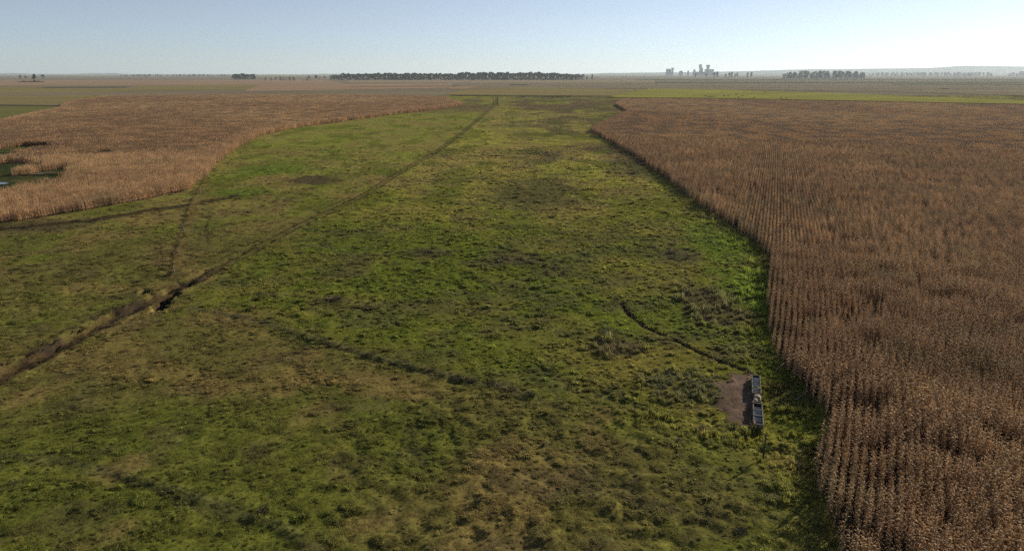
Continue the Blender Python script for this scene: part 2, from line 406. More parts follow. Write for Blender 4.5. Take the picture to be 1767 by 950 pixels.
for k, nm in enumerate(('ground', 'dirt_track', 'bare_earth', 'maize_field_soil')):
    q = quads[sel == k]; u, inv = np.unique(q, return_inverse=True); inv = inv.reshape(q.shape)
    me = bpy.data.meshes.new(nm)
    me.vertices.add(len(u)); me.vertices.foreach_set('co', AV[u].astype(np.float32).ravel())
    me.loops.add(q.size); me.loops.foreach_set('vertex_index', inv.astype(np.int32).ravel())
    me.polygons.add(len(q)); me.polygons.foreach_set('loop_start', np.arange(0, q.size, 4, dtype=np.int32))
    at = me.attributes.new('col', 'FLOAT_VECTOR', 'POINT'); at.data.foreach_set('vector', AC[u].astype(np.float32).ravel())
    me.update(calc_edges=True); me.polygons.foreach_set('use_smooth', np.ones(len(q), bool)); me.materials.append(M_ground)
    kind(obj(nm, me), 'structure')
del AV, AC, GX, GY, GZ, RES, gcol

# ------------------------------------------------------------------ far fields, one sheet each
def sheet(pts, z, m, name='field'):
    P = poly(pts)
    me = mesh(name, [(x, y, z) for x, y in P], [tuple(range(len(P)))], m)
    if me.polygons[0].normal.z < 0: me.flip_normals()
    o = obj(name, me); kind(o, 'structure'); return o
F_tan = field_material('tan_stubble_field', (.235, .180, .112)); F_pink = field_material('reddish_stubble_field', (.255, .178, .115))
F_green = field_material('green_field', (.118, .12, .042)); F_lime = field_material('bright_meadow', (.215, .205, .045), .3, .012)
F_olive = field_material('olive_field', (.19, .158, .068)); F_dark = field_material('dark_ploughed_field', (.075, .065, .05))
F_grey = field_material('grey_brown_field', (.175, .145, .098)); F_bluegreen = field_material('dark_green_field', (.08, .095, .055))
k = .06
for pts, m in (
    ([(-700, 165), (1900, 165), (1900, 131), (-300, 131)], F_grey),
    ([(-700, 150), (600, 146), (560, 138), (-500, 139)], F_pink),
    ([(-600, 147.5), (60, 145), (40, 142.5), (-500, 143)], F_tan),
    ([(-600, 165), (160, 160), (330, 155), (190, 150), (-500, 150)], F_olive),
    ([(60, 152.5), (215, 151.5), (225, 149.8), (85, 150.6)], F_dark),
    ([(190, 158), (420, 155), (560, 150), (420, 147), (240, 148.5)], F_olive),
    ([(-600, 185), (104, 182), (160, 165), (-500, 168)], F_olive),
    ([(-200, 181.2), (102, 184.2), (104, 182), (-180, 178.6)], F_dark),
    ([(-300, 212), (0, 205), (62, 191.5), (103, 184.6), (-200, 181.6)], F_green),
    ([(420, 158), (780, 152), (780, 144), (450, 146)], F_pink),
    ([(590, 150.5), (610, 149.6), (800, 148.5), (800, 149.2)], F_dark),
    ([(600, 143), (1130, 143), (1130, 138.5), (600, 138.5)], F_tan),
    ([(770, 164), (1060, 166), (1120, 155), (900, 150.5), (800, 155)], F_olive),
    ([(800, 155), (830, 149), (790, 149), (770, 154)], F_pink),
    ([(880, 147.5), (912, 147.3), (912, 146), (880, 146.2)], F_dark),
    ([(1040, 153), (1500, 158), (1767, 166), (2100, 170), (2100, 150), (1130, 144)], F_grey),
    ([(1047, 168.6), (1075, 168.6), (1240, 170.5), (1400, 173), (1767, 180.5), (2150, 189), (2150, 183), (1767, 174.5), (1570, 166.5), (1400, 159.5), (1250, 155), (1120, 153.5)], F_lime),
    ([(1130, 143.5), (2000, 143.5), (2000, 141.8), (1130, 141.8)], F_bluegreen),
    ([(1100, 138.8), (2000, 138.4), (2000, 136.8), (1100, 137.2)], F_bluegreen),
    ([(1590, 157.3), (2000, 160.5), (2000, 158.5), (1600, 156)], F_tan),
    ([(1540, 146), (2000, 147), (2000, 145.4), (1540, 144.8)], F_green),
    ([(1622, 154.2), (1638, 154.2), (1638, 152.9), (1622, 152.9)], F_dark),
    ([(780, 165.4), (1060, 168.5), (1060, 167.9), (780, 164.6)], F_dark),
): 
    sheet(pts, .05 + k, m); k += .03

# ------------------------------------------------------------------ far hills
def hills(prof, D, depth, mcol, name='hills'):
    M = field_material(name + '_grass', mcol, .25, .0015)
    px = np.array([p[0] for p in prof]); py = np.array([p[1] for p in prof])
    X = np.linspace(px[0], px[-1], 260); Y = np.interp(X, px, py)
    cs = [(-1, 0), (-.6, .35), (-.25, .8), (0, 1), (.4, .7), (1, 0)]
    V = []; F = []
    for i, (a, b) in enumerate(zip(X, Y)):
        x, z = zat(a, b, D); z = z + 6 * (float(vn(np.array(x / 300.), np.array(D / 99.), 5)) - .5)
        for t, f in cs: V.append((x * (1 + t * depth / D), D + t * depth, -2 + (z + 2) * f))
    n = len(cs)
    for i in range(len(X) - 1):
        for j in range(n - 1): F.append((i * n + j, (i + 1) * n + j, (i + 1) * n + j + 1, i * n + j + 1))
    me = mesh(name, V, F, M, True); o = obj(name, me); kind(o, 'structure')
hills([(-200, 127), (0, 126.6), (25, 126), (50, 127.6), (130, 127.8), (160, 126.2), (200, 126.3), (218, 128), (300, 128), (520, 128.3), (560, 127.3), (800, 128), (1040, 127.6), (1130, 127), (1400, 127), (2000, 127)], 24000, 2400, (.05, .06, .04))
hills([(960, 129), (1000, 127.8), (1050, 126.2), (1130, 125.2), (1200, 124.6), (1300, 122.5), (1400, 119.8), (1450, 119.6), (1505, 118.6), (1600, 117.6), (1640, 115), (1660, 113.8), (1700, 113.8), (1767, 115), (1850, 119), (2000, 122)], 18000, 1800, (.06, .065, .045))
hills([(1240, 130), (1330, 127), (1420, 125.5), (1500, 124.8), (1620, 124), (1700, 125), (1780, 127), (2000, 128)], 15000, 1500, (.06, .07, .045))

# ------------------------------------------------------------------ trees
def tree_meshes(seed, H, W, nleaf, leaf, m_leaf, sparse=False):
    r = random.Random(seed); t = MB(); lean = r.uniform(-.04, .04) * H
    t.tube([(0, 0, -.3), (lean * .3, 0, H * .35), (lean, 0, H * .85)], [H * .022, H * .015, H * .004], 6)
    cl = []
    for i in range(r.randint(7, 10)):
        z = H * r.uniform(.14, .95); a = r.uniform(0, 6.28); q = W * .5 * r.uniform(.25, .8) * math.sin(math.pi * min(.97, .25 + .75 * (z / H - .3) / .7)) 
        e = (lean + math.cos(a) * q, math.sin(a) * q, z)
        t.tube([(lean * .4, 0, z * .6), ((lean * .4 + e[0]) / 2, e[1] / 2, z * .85), e], [H * .008, H * .006, H * .002], 4)
        cl.append((e, W * r.uniform(.16, .30)))
    cl.append(((lean, 0, H * .9), W * .2))
    c = MB()
    for i in range(nleaf):
        e, q = r.choice(cl)
        d = Vector((r.gauss(0, 1), r.gauss(0, 1), r.gauss(0, .8))); d = d.normalized() * q * r.random() ** .45
        p = Vector(e) + d; s = leaf * r.uniform(.6, 1.3)
        a = Vector((r.gauss(0, 1), r.gauss(0, 1), r.gauss(0, 1))).normalized(); b = a.orthogonal().normalized()
        a *= s; b *= s * (.25 if sparse else .7)
        c.add([p - a - b, p + a - b * .6, p + a * .8 + b, p - a * .7 + b], [(0, 1, 2, 3)])
    return t.me('trunk', M_bark), c.me('crown', m_leaf)
TREES = [tree_meshes(s, 30, 17, 620, 1.55, M_tree) for s in range(6)]
BARE = [tree_meshes(40 + s, 22, 13, 260, 1.3, M_tree2, True) for s in range(3)]
def tree(px, py, htpx, wide, label, group, bank=TREES, name='tree'):
    x, y = gp(px, py); D = y; hm = htpx * D / FPX
    root = empty(name, (x, y, 0), random.uniform(0, 6.28)); tm, cm = random.choice(bank)
    base = 30 if bank is TREES else 22
    s = hm / base; root.scale = (s * wide, s * wide, s)
    obj('trunk', tm, root); obj('crown', cm, root)
    tag(root, label, 'tree', group); return root
x = 572.
while x < 1006:
    prof = 10.2 if x > 590 else 8.0
    if 790 < x < 960: prof = 11.4
    if 960 <= x: prof = 10.4 - (x - 960) * .05
    tree(x, 138.2 + random.uniform(-.7, .5), prof * random.uniform(.88, 1.08), 1.35, 'dark tall tree in the long dense windbreak in the middle of the horizon', 'trees of the long windbreak')
    x += random.uniform(2.4, 3.8)
for x in range(403, 440, 3):
    tree(x, 137 + random.uniform(-.3, .3), random.uniform(7.5, 9.5), 1.2, 'dark tree in the small dense clump on the horizon left of the windbreak', 'trees of the small horizon clump')
for x in (458, 468, 476, 484, 489, 494, 500, 507, 530):
    tree(x, 139.4 + random.uniform(-.5, .3), random.uniform(4.5, 7), 1.6, 'thin greyish tree in the straggling row between the clump and the windbreak', 'trees of the straggling row', BARE)
for x in (534, 546, 552, 560): tree(x, 136, random.uniform(3.5, 5.5), 1.8, 'small dark tree at the left end of the long windbreak', 'small trees beside the windbreak')
tree(1022, 137.2, 8, 1.0, 'single dark tree standing just right of the long windbreak', None)
tree(1013, 137.5, 5, 1.2, 'low dark tree between the windbreak and the single tree', None)
tree(60.5, 141.5, 12, 1.0, 'dark tree rising above the low brown hedge at far left', None)
for x, hh, q in ((35, 5, 'small dark tree left of the hedge tree at far left'), (45, 4, 'very low dark bush over the left part of the brown hedge'), (74, 6, 'small dark tree right of the hedge tree at far left')):
    tree(x, 135.5, hh, 1.9, q, None)
for x, hh, wd, q in ((1200, 7, .9, 'small lone grey tree below the short block of the cement works'), (1219, 6, 1.2, 'small tree below the second tower of the cement works'), (1232, 8, 1.2, 'left tree of the dark pair right of the cement works'), (1237, 9, 1.2, 'right tree of the dark pair right of the cement works'),
                  (1252, 6, 1.2, 'low grey tree left of the leafy trio right of the cement works'), (1258, 8, 1, 'first of the leafy trio right of the cement works'), (1262, 9, 1.1, 'tallest of the leafy trio right of the cement works'), (1268, 6, 1, 'last of the leafy trio right of the cement works'),
                  (1272, 8, 1, 'narrow tree between the leafy trio and the paired trees'), (1290, 8, 1, 'left of the two trees before the dark wood on the right'), (1296, 9, 1.1, 'right of the two trees before the dark wood on the right')):
    tree(x, 134.2, hh, wd, q, None)
# low brown hedge at far left
h = MB(); r = random.Random(3)
for i in range(900):
    px = r.uniform(32, 76); x, y = gp(px, 141.8); y += r.uniform(-6, 6); z = r.uniform(0, 4.6) * (.6 + .4 * math.sin(px * .5))
    p = Vector((x, y, z)); a = Vector((r.gauss(0, 1), r.gauss(0, 1), r.gauss(0, 1))).normalized() * .9; b = a.orthogonal() * .6
    h.add([p - a - b, p + a - b, p + a + b, p - a + b], [(0, 1, 2, 3)])
o = obj('hedge', h.me('hedge', leafy('brown_hedge', (.085, .045, .034), .1)))
tag(o, 'low reddish brown hedge under the lone tree at far left', 'hedge')
# distant woods that read as one mass
def wood(pts, n, hpx, label, seed):
    r = random.Random(seed); V = MB()
    for i in range(n):
        px = r.uniform(pts[0], pts[1]); x, y = gp(px, pts[2] + r.uniform(-.5, .3)); e = min(1, (px - pts[0] + 4) / 25, (pts[1] - px + 4) / 14); H = hpx * y / FPX * r.uniform(.5, 1.08) * (.6 + .4 * e)
        for j in range(46):
            z = H * (1 - r.random() ** 1.4 * .95); q = H * .3 * math.sqrt(max(.08, 1 - (z / H * 1.7 - .75) ** 2)); a = r.uniform(0, 6.28); q *= r.random() ** .5
            p = Vector((x + math.cos(a) * q, y + math.sin(a) * q, z)); u = Vector((r.gauss(0, 1), r.gauss(0, 1), r.gauss(0, 1))).normalized() * H * .085; v = u.orthogonal() * .8
            V.add([p - u - v, p + u - v, p + u + v, p - u + v], [(0, 1, 2, 3)])
    o = obj('woodland', V.me('woodland', M_tree)); kind(o, 'stuff', label, 'woodland')
wood((1351, 1492, 135.8), 110, 11.5, 'dark wood on the horizon right of the cement works', 1)
wood((1500, 1712, 131.8), 150, 6.0, 'long faint blue wood below the hills at right', 2)
wood((1738, 1800, 131.8), 50, 7.0, 'faint blue wood at the right edge below the hills', 4)
wood((205, 400, 132.0), 110, 3.2, 'low hazy tree line on the left horizon', 5)

# ------------------------------------------------------------------ cement works on the horizon
def works(boxes, label, D=8200):
    xs = [b[0] for b in boxes]; cx, _ = zat((min(xs) + max(b[1] for b in boxes)) / 2, 127, D)
    root = empty('industrial_tower', (cx, D, 0)); tag(root, label, 'tower', 'buildings of the cement works')
    for j, (x0, x1, y0, y1, nm, tp) in enumerate(boxes):
        a, zt = zat(x0, y0, D); b, _ = zat(x1, y0, D); _, zb = zat(x0, y1, D); zb = max(zb, 0)
        m = MB(); dd = max(10, (b - a) * .45) * (1 + .03 * j); m.box(a - cx, b - cx, -dd, dd, zb, zt, tp, tp)
        obj(nm, m.me(nm, M_factory), root)
works([(1150, 1157, 119.5, 131, 'silo', 1), (1156.6, 1158.2, 121, 131, 'connecting_block', 1), (1150.6, 1156, 118.9, 119.5, 'roof', .8)], 'stubby twin-silo block at the left end of the cement works')
works([(1159.2, 1161.8, 120, 131, 'shaft', 1), (1158.8, 1163, 117.6, 120, 'head', 1), (1159.4, 1160, 116, 117.6, 'mast', 1)], 'narrow silo with flared head beside the twin-silo block')
works([(1206.3, 1213.8, 117, 131, 'base_block', .62), (1206.6, 1211, 112, 117, 'shaft', .9), (1207, 1210.4, 111.2, 112, 'roof', .7)], 'tallest tapering tower of the cement works')
works([(1217, 1231, 119.6, 131, 'base_block', .94), (1219.8, 1224, 114.6, 119.6, 'shaft', 1), (1219.2, 1225, 112.2, 114.6, 'head', 1)], 'tower with square head and wide shoulders in the cement works')
works([(1195.5, 1201, 121.5, 131, 'base_block', .6), (1197.2, 1199.2, 119.6, 121.5, 'head', .8)], 'low pointed building left of the tallest cement tower')
works([(1172, 1178, 123, 131, 'main_block', .9), (1173, 1177, 122.2, 123, 'roof', .6)], 'low rounded building midway along the cement works')
works([(1186, 1189, 122.8, 131, 'shaft', .7), (1187, 1188.2, 121.8, 122.8, 'head', 1)], 'small pointed silo midway along the cement works')
works([(1201, 1206, 124, 131, 'main_block', 1), (1212, 1217, 124.5, 131, 'side_block', 1), (1231, 1237, 125, 131, 'annex', 1)], 'low sheds between and beside the two cement towers')

# ------------------------------------------------------------------ maize plants
def leaf_strip(mb, base, az, L, w, rise, droop, r, seg=4):
    """one arching dry leaf"""
    d = Vector((math.cos(az), math.sin(az), 0)); sd = Vector((-d.y, d.x, 0)); p = Vector(base); V = []
    ang = rise; tw = r.uniform(-.9, .9)
    for i in range(seg + 1):
        t = i / seg; ww = w * (1 - t ** 2) * .5 + .004
        s_ = sd * math.cos(tw * t) + Vector((0, 0, 1)) * math.sin(tw * t)
        V += [p - s_ * ww, p + s_ * ww]
        p = p + (d * math.cos(ang) + Vector((0, 0, 1)) * math.sin(ang)) * (L / seg); ang -= droop / seg * r.uniform(.7, 1.4)
    mb.add(V, [(2 * i, 2 * i + 1, 2 * i + 3, 2 * i + 2) for i in range(seg)])
def maize_parts(seed, H=2.45):
    r = random.Random(seed); st = MB(); lf = MB(); ea = MB(); ta = MB()
    lx, ly = r.uniform(-.12, .12), r.uniform(-.12, .12)
    st.tube([(0, 0, -.05), (lx * .4, ly * .4, H * .5), (lx, ly, H * .93)], [.017, .014, .007], 4, False)
    n = r.randint(8, 10); a0 = r.uniform(0, 6.28)
    for i in range(n):
        z = H * (.16 + .74 * i / n) + r.uniform(-.05, .05); f = z / (H * .93)
        leaf_strip(lf, (lx * f, ly * f, z), a0 + math.pi * i + r.uniform(-.5, .5), r.uniform(.40, .64) * (1.05 - .30 * f), r.uniform(.075, .11), r.uniform(.75, 1.3), r.uniform(2.5, 4.1), r)
    z = H * r.uniform(.42, .52); a = r.uniform(0, 6.28); d = Vector((math.cos(a), math.sin(a), 0)); q = Vector((lx * .5, ly * .5, z))
    dn = r.choice((1, -1))
    ea.tube([q + d * .02, q + d * .06 + Vector((0, 0, .07 * dn)), q + d * .1 + Vector((0, 0, .17 * dn)), q + d * .12 + Vector((0, 0, .25 * dn))], [.012, .034, .03, .006], 5, False)
    top = Vector((lx, ly, H * .92))
    for i in range(5):
        a = r.uniform(0, 6.28); d = Vector((math.cos(a), math.sin(a), 0)); l = r.uniform(.14, .26)
        s_ = Vector((-d.y, d.x, 0)) * .009
        e = top + d * l * .5 + Vector((0, 0, l * .9)); ta.add([top - s_, top + s_, e + s_, e - s_], [(0, 1, 2, 3)])
    return st, lf, ea, ta
MP = [maize_parts(s) for s in range(7)]
def joined(parts, T=None):
    m = MB()
    for p in parts: m.add([T(Vector(v)) if T else v for v in p.V], p.F)
    return m
def source(name, meshes):
    col = bpy.data.collections.new(name)
    for i, me in enumerate(meshes): o = bpy.data.objects.new('%s_%02d' % (name, i), me); col.objects.link(o)
    return col
from mathutils import Matrix
SRC_plant = source('maize_plant_source', [joined(p).me('maize_plant', M_corn) for p in MP])
def row_segment(seed, L=3.0, step=.175):
    r = random.Random(seed); m = MB(); y = -L / 2
    while y < L / 2:
        p = r.choice(MP); rot = Matrix.Rotation(r.uniform(0, 6.28), 4, 'Z'); s = r.uniform(.78, 1.1); off = Vector((r.gauss(0, .07), y + r.uniform(-.05, .05), 0))
        T = lambda v: rot @ (v * s) + off
        for q in (p[0], p[1], p[3]): m.add([T(Vector(v)) for v in q.V], q.F)
        y += step * r.uniform(.75, 1.35)
        if r.random() < .05: y += .35
    return m.me('maize_row', M_corn)
SRC_row = source('maize_row_source', [row_segment(s) for s in range(8)])
def far_patch(seed, S=6.7, n=250):
    r = random.Random(seed); m = MB()
    for i in range(n):
        x, y = r.uniform(-S / 2, S / 2), r.uniform(-S / 2, S / 2); H = 2.4 * r.uniform(.78, 1.12)
        for j in range(4):
            a = r.uniform(0, 6.28); z = H * r.uniform(.35, .95); l = r.uniform(.3, .55); d = Vector((math.cos(a), math.sin(a), 0)); s_ = Vector((-d.y, d.x, 0)) * .09
            p = Vector((x, y, z)); e = p + d * l * .45 + Vector((0, 0, r.uniform(.0, .25))); t = e + d * l * .35 - Vector((0, 0, .42))
            m.add([p - s_, p + s_, e + s_, e - s_, t], [(0, 1, 2, 3), (3, 2, 4)])
        s_ = Vector((.05, .05, 0)); m.add([Vector((x, y, 0)) - s_, Vector((x, y, 0)) + s_, Vector((x, y, H)) + s_, Vector((x, y, H)) - s_], [(0, 1, 2, 3)])
    return m.me('maize_patch', M_corn)
SRC_patch = source('maize_patch_source', [far_patch(s) for s in range(5)])

def scatter_group(name, cols):
    """node group: each point with 'src' = i gets an instance from collection i, chosen by 'idx'"""
    g = bpy.data.node_groups.new(name, 'GeometryNodeTree')
    g.interface.new_socket('Geometry', in_out='INPUT', socket_type='NodeSocketGeometry')
    g.interface.new_socket('Geometry', in_out='OUTPUT', socket_type='NodeSocketGeometry')
    N = g.nodes; L = g.links; gi = N.new('NodeGroupInput'); go = N.new('NodeGroupOutput'); jn = N.new('GeometryNodeJoinGeometry')
    def attr(nm, t): a = N.new('GeometryNodeInputNamedAttribute'); a.data_type = t; a.inputs['Name'].default_value = nm; return a.outputs['Attribute']
    for i, c in enumerate(cols):
        ci = N.new('GeometryNodeCollectionInfo'); ci.inputs['Collection'].default_value = c; ci.inputs['Separate Children'].default_value = True; ci.inputs['Reset Children'].default_value = True
        cm = N.new('FunctionNodeCompare'); cm.data_type = 'INT'; cm.operation = 'EQUAL'; L.new(attr('src', 'INT'), cm.inputs[2]); cm.inputs[3].default_value = i
        ip = N.new('GeometryNodeInstanceOnPoints'); ip.inputs['Pick Instance'].default_value = True
        L.new(gi.outputs[0], ip.inputs['Points']); L.new(cm.outputs[0], ip.inputs['Selection']); L.new(ci.outputs[0], ip.inputs['Instance'])
        L.new(attr('idx', 'INT'), ip.inputs['Instance Index']); L.new(attr('rot', 'FLOAT_VECTOR'), ip.inputs['Rotation']); L.new(attr('scl', 'FLOAT_VECTOR'), ip.inputs['Scale'])
        L.new(ip.outputs[0], jn.inputs[0])
    L.new(jn.outputs[0], go.inputs[0]); return g
def scatter(name, group, P, rot, scl, col, idx, src, material):
    me = bpy.data.meshes.new(name); n = len(P); me.vertices.add(n); me.vertices.foreach_set('co', np.ascontiguousarray(P, np.float32).ravel())
    for nm, t, key, d in (('rot', 'FLOAT_VECTOR', 'vector', rot), ('scl', 'FLOAT_VECTOR', 'vector', scl), ('col', 'FLOAT_VECTOR', 'vector', col)):
        a = me.attributes.new(nm, t, 'POINT'); a.data.foreach_set(key, np.ascontiguousarray(d, np.float32).ravel())
    for nm, d in (('idx', idx), ('src', src)):
        a = me.attributes.new(nm, 'INT', 'POINT'); a.data.foreach_set('value', np.ascontiguousarray(d, np.int32))
    me.materials.append(material); me.update()
    o = obj(name, me); md = o.modifiers.new('scatter', 'NODES'); md.node_group = group; return o

G_corn = scatter_group('maize_scatter', [SRC_plant, SRC_row, SRC_patch])

# row direction turns slowly with distance, as the drill followed the field edge
yy = np.linspace(0, 1500, 3001); ang = np.interp(yy, [0, 45, 80, 110, 300, 1500], [R(30), R(28.5), R(22), R(20.5), R(20), R(20)])
gg = np.concatenate([[0], np.cumsum(np.tan(ang[:-1]) * np.diff(yy))])
row_shift = lambda y: np.interp(y, yy, gg)
row_angle = lambda y: np.interp(y, yy, ang)

def corn_colour(x, y, left, rv=.8):
    far = ss(250, 380, np.hypot(x, y)); n1 = fbm(x / 22, y / 22, 111, 4) * (1 - far) + far * fbm(x / 90, y / 160, 112, 3); n2 = fbm(x / 5, y / 5, 113, 3) * (1 - far) + .5 * far; n3 = rng.random(len(x))
    a, b = (C(.52, .350, .185), C(.45, .290, .155)) if left else (C(.415, .270, .138), C(.350, .216, .110))
    c = mix(a + 0 * x[:, None], b, ss(.35, .65, n1))
    c = mix(c, C(.42, .29, .125) + 0 * c, ss(.55, .75, n2) * .35 * ss(.4, .6, fbm(x / 30, y / 30, 117, 2)))
    c = mix(c, C(.19, .175, .075) + 0 * c, ss(.62, .78, fbm(x / 11, y / 11, 119, 3)) * .3 * (1 - far))
    return c * (1 - rv / 2 + rv * n3)[:, None]

def in_view(x, y, m=8.0):
    return np.abs(x) < 0.775 * y * 1.02 + m + 4
def corn_gap(x, y):
    return fbm(x / 4.0, y / 4.0, 131, 4) + hollow(x, y)

def build_corn(P, left):
    x0, y0 = P.min(0); x1, y1 = P.max(0); y1 = min(y1, 1100)
    near_lim, mid_lim = (0, 300) if left else (125, 330)
    out = []
    sp_ = .66
    # near: plant by plant
    if near_lim:
        dx = sp_ / math.cos(R(23)); ks = np.arange(-400, 400); yv = np.arange(26, near_lim + 20, .16)
        K, Y = np.meshgrid(ks, yv); Y = Y + rng.uniform(-.06, .06, Y.shape); X = row_shift(Y) + K * dx + rng.normal(0, 1, Y.shape) * np.interp(Y, [36, 42, 46, 60, 70, 200], [.16, .12, .04, .04, .05, .06])
        X = X.ravel(); Y = Y.ravel()
        k = in_view(X, Y) & (np.hypot(X, Y) < near_lim) & (X > 10); X, Y = X[k], Y[k]
        k = sdist(X, Y, P) > rng.uniform(-.15, .25, len(X)); X, Y = X[k], Y[k]
        g = corn_gap(X, Y); k = rng.random(len(X)) < .95 - .75 * ss(.66, .72, g); X, Y, g = X[k], Y[k], g[k]
        s = (.80 + .42 * fbm(X / 9, Y / 9, 137, 2)) * rng.uniform(.80, 1.15, len(X)) * (1 - .22 * ss(.56, .70, g))
        out.append((X, Y, rng.uniform(0, 6.28, len(X)), s, rng.integers(0, 7, len(X)), np.zeros(len(X), int)))
    dx = sp_ / math.cos(R(20.5)); ks = np.arange(-2200, 900); yv = np.arange(max(y0, 60), y1, 2.9)
    K, Y = np.meshgrid(ks, yv); Y = Y + rng.uniform(0, 2.9, ks.shape)[None, :]; X = row_shift(Y) + K * dx
    X = X.ravel(); Y = Y.ravel(); D = np.hypot(X, Y)
    e_ = sdist(X, Y, P); k = in_view(X, Y) & (D >= near_lim) & ((D < mid_lim) | (e_ < 8.5)) & (e_ > -.5); X, Y = X[k], Y[k]
    k = (sdist(X, Y, P) > rng.uniform(-.3, .5, len(X))) & (hollow(X, Y) < .4 + rng.normal(0, .12, len(X))); X, Y = X[k], Y[k]
    g = corn_gap(X, Y); k = rng.random(len(X)) < .98 - .6 * ss(.66, .74, g); X, Y = X[k], Y[k]
    s = (.93 + .14 * fbm(X / 9, Y / 9, 137, 2)) * rng.uniform(.93, 1.07, len(X))
    out.append((X, Y, -row_angle(Y) + rng.integers(0, 2, len(X)) * math.pi, s, rng.integers(0, 8, len(X)), np.ones(len(X), int)))
    gx = np.arange(x0, x1, 6.4); gy = np.arange(mid_lim * .5, y1, 6.4); X, Y = np.meshgrid(gx, gy); X = X.ravel(); Y = Y.ravel()
    D = np.hypot(X, Y); k = in_view(X, Y, 20) & (D >= mid_lim - 1); X, Y = X[k], Y[k]
    k = (sdist(X, Y, P) > 3.6) & (hollow(X, Y) < .3); X, Y = X[k], Y[k]
    s = (.95 + .06 * fbm(X / 25, Y / 25, 137, 3)) * rng.uniform(.985, 1.015, len(X))
    out.append((X, Y, rng.integers(0, 4, len(X)) * math.pi / 2, s, rng.integers(0, 5, len(X)), np.full(len(X), 2)))
    X, Y, r_, s, i_, q_ = [np.concatenate(a) for a in zip(*out)]
    col_ = corn_colour(X, Y, left); col_ = np.where((q_ == 2)[:, None], corn_colour(X, Y, left, .06) * .88, col_); return X, Y, r_, s, i_, q_, col_

def corn_scatter(name, data, label):
    X, Y, r_, s, i_, q_, c = data
    Z = np.where(q_ == 0, height(X, Y, .3) * .9, height(X, Y, 9.0))
    rot = np.stack([rng.normal(0, .06, len(X)) * (q_ == 0), rng.normal(0, .06, len(X)) * (q_ == 0), r_], -1)
    scl = np.stack([np.where(q_ == 2, 1.0, s), np.where(q_ == 2, 1.0, s), s], -1)
    o = scatter(name, G_corn, np.stack([X, Y, Z], -1), rot, scl, c, i_, q_, M_corn); kind(o, 'stuff', label, 'crop')

data = list(build_corn(corn_right, False))
# the 300 plants that show largest stand as objects of their own
X, Y, q_ = data[0], data[1], data[5]
dep = np.hypot(np.hypot(X, Y), CAM_H - 1.2)
zc = Y * cp + (CAM_H - 1.2) * sp; pxx = CX + FPX * X / zc; pyy = CY + FPX * ((CAM_H - 1.2) * cp - Y * sp) / zc
cand = np.where((q_ == 0) & (pxx > 0) & (pxx < 1760) & (pyy < 945))[0]
near_ids = cand[np.argsort(dep[cand])[:300]]
keep = np.ones(len(X), bool); keep[near_ids] = False
corn_scatter('maize_crop', [a[keep] for a in data], 'large field of dry brown maize filling the right side')
PM = [[p[0].me('stalk', M_corn), p[1].me('leaves', M_corn), p[2].me('ear', M_corn), p[3].me('tassel', M_corn)] for p in MP]
hz = height(X[near_ids], Y[near_ids], .3) * .9
for j, i in enumerate(near_ids):
    root = bpy.data.objects.new('maize_plant', None); link(root); root.location = (X[i], Y[i], hz[j]); root.rotation_euler = (rng.normal(0, .05), rng.normal(0, .05), data[2][i]); root.scale = (data[3][i],) * 3
    tag(root, 'dry brown maize plant among the nearest ones in the bottom right corner', 'maize plant', 'nearest maize plants')
    for nm, me in zip(('stalk', 'leaves', 'ear', 'tassel'), PM[data[4][i]]):
        c_ = bpy.data.objects.new(nm, me); link(c_); c_.parent = root; c_['col'] = [float(v) for v in data[6][i]]
corn_scatter('maize_crop', build_corn(corn_left, True), 'field of dry tan maize on the left beyond the ditch')

# ------------------------------------------------------------------ pasture grass
def tuft(seed, n=46, rad=.34, h=.2, w=.022, stiff=.5):
    r = random.Random(seed); m = MB()
    for i in range(n):
        a = r.uniform(0, 6.28); q = rad * r.random() ** .7; p = Vector((math.cos(a) * q, math.sin(a) * q, -.03))
        b = r.uniform(0, 6.28); hh = h * r.uniform(.5, 1.15) * (1.15 - .6 * q / rad); l = Vector((math.cos(b), math.sin(b), 0)) * hh * r.uniform(.2, 1.0) / stiff * .5
        s_ = Vector((-math.sin(b), math.cos(b), 0)) * w * r.uniform(.7, 1.4); k = p + l * .4 + Vector((0, 0, hh * .7)); e = p + l + Vector((0, 0, hh * r.uniform(.7, 1.05)))
        m.add([p - s_, p + s_, k + s_ * .7, k - s_ * .7, e], [(0, 1, 2, 3), (3, 2, 4)])
    return m.me('grass_tuft', M_plant)
def tussock(seed, n=110, rad=.30, h=.27):
    r = random.Random(seed); m = MB()
    for i in range(n):
        a = r.uniform(0, 6.28); q = rad * .45 * r.random() ** .5; el = r.uniform(.25, 1.5); p = Vector((math.cos(a) * q, math.sin(a) * q, -.04))
        L = h * r.uniform(.75, 1.25); d = Vector((math.cos(a) * math.cos(el), math.sin(a) * math.cos(el), math.sin(el))); s_ = Vector((-math.sin(a), math.cos(a), 0)) * .026
        k = p + d * L * .75; e = p + d * L * 1.05 + Vector((math.cos(a), math.sin(a), -.6)) * L * .3
        m.add([p - s_, p + s_, k + s_, k - s_, e], [(0, 1, 2, 3), (3, 2, 4)])
    return m.me('grass_tussock', M_plant)
SRC_tussock = source('grass_tussock_source', [tussock(90 + s) for s in range(5)])
SRC_tuft = source('grass_tuft_source', [tuft(s, 56, .36, .12) for s in range(6)])
SRC_weed = source('tall_weed_source', [tuft(60 + s, 60, .38, .55, .02, .8) for s in range(4)])
G_grass = scatter_group('grass_scatter', [SRC_tuft, SRC_weed, SRC_tussock])
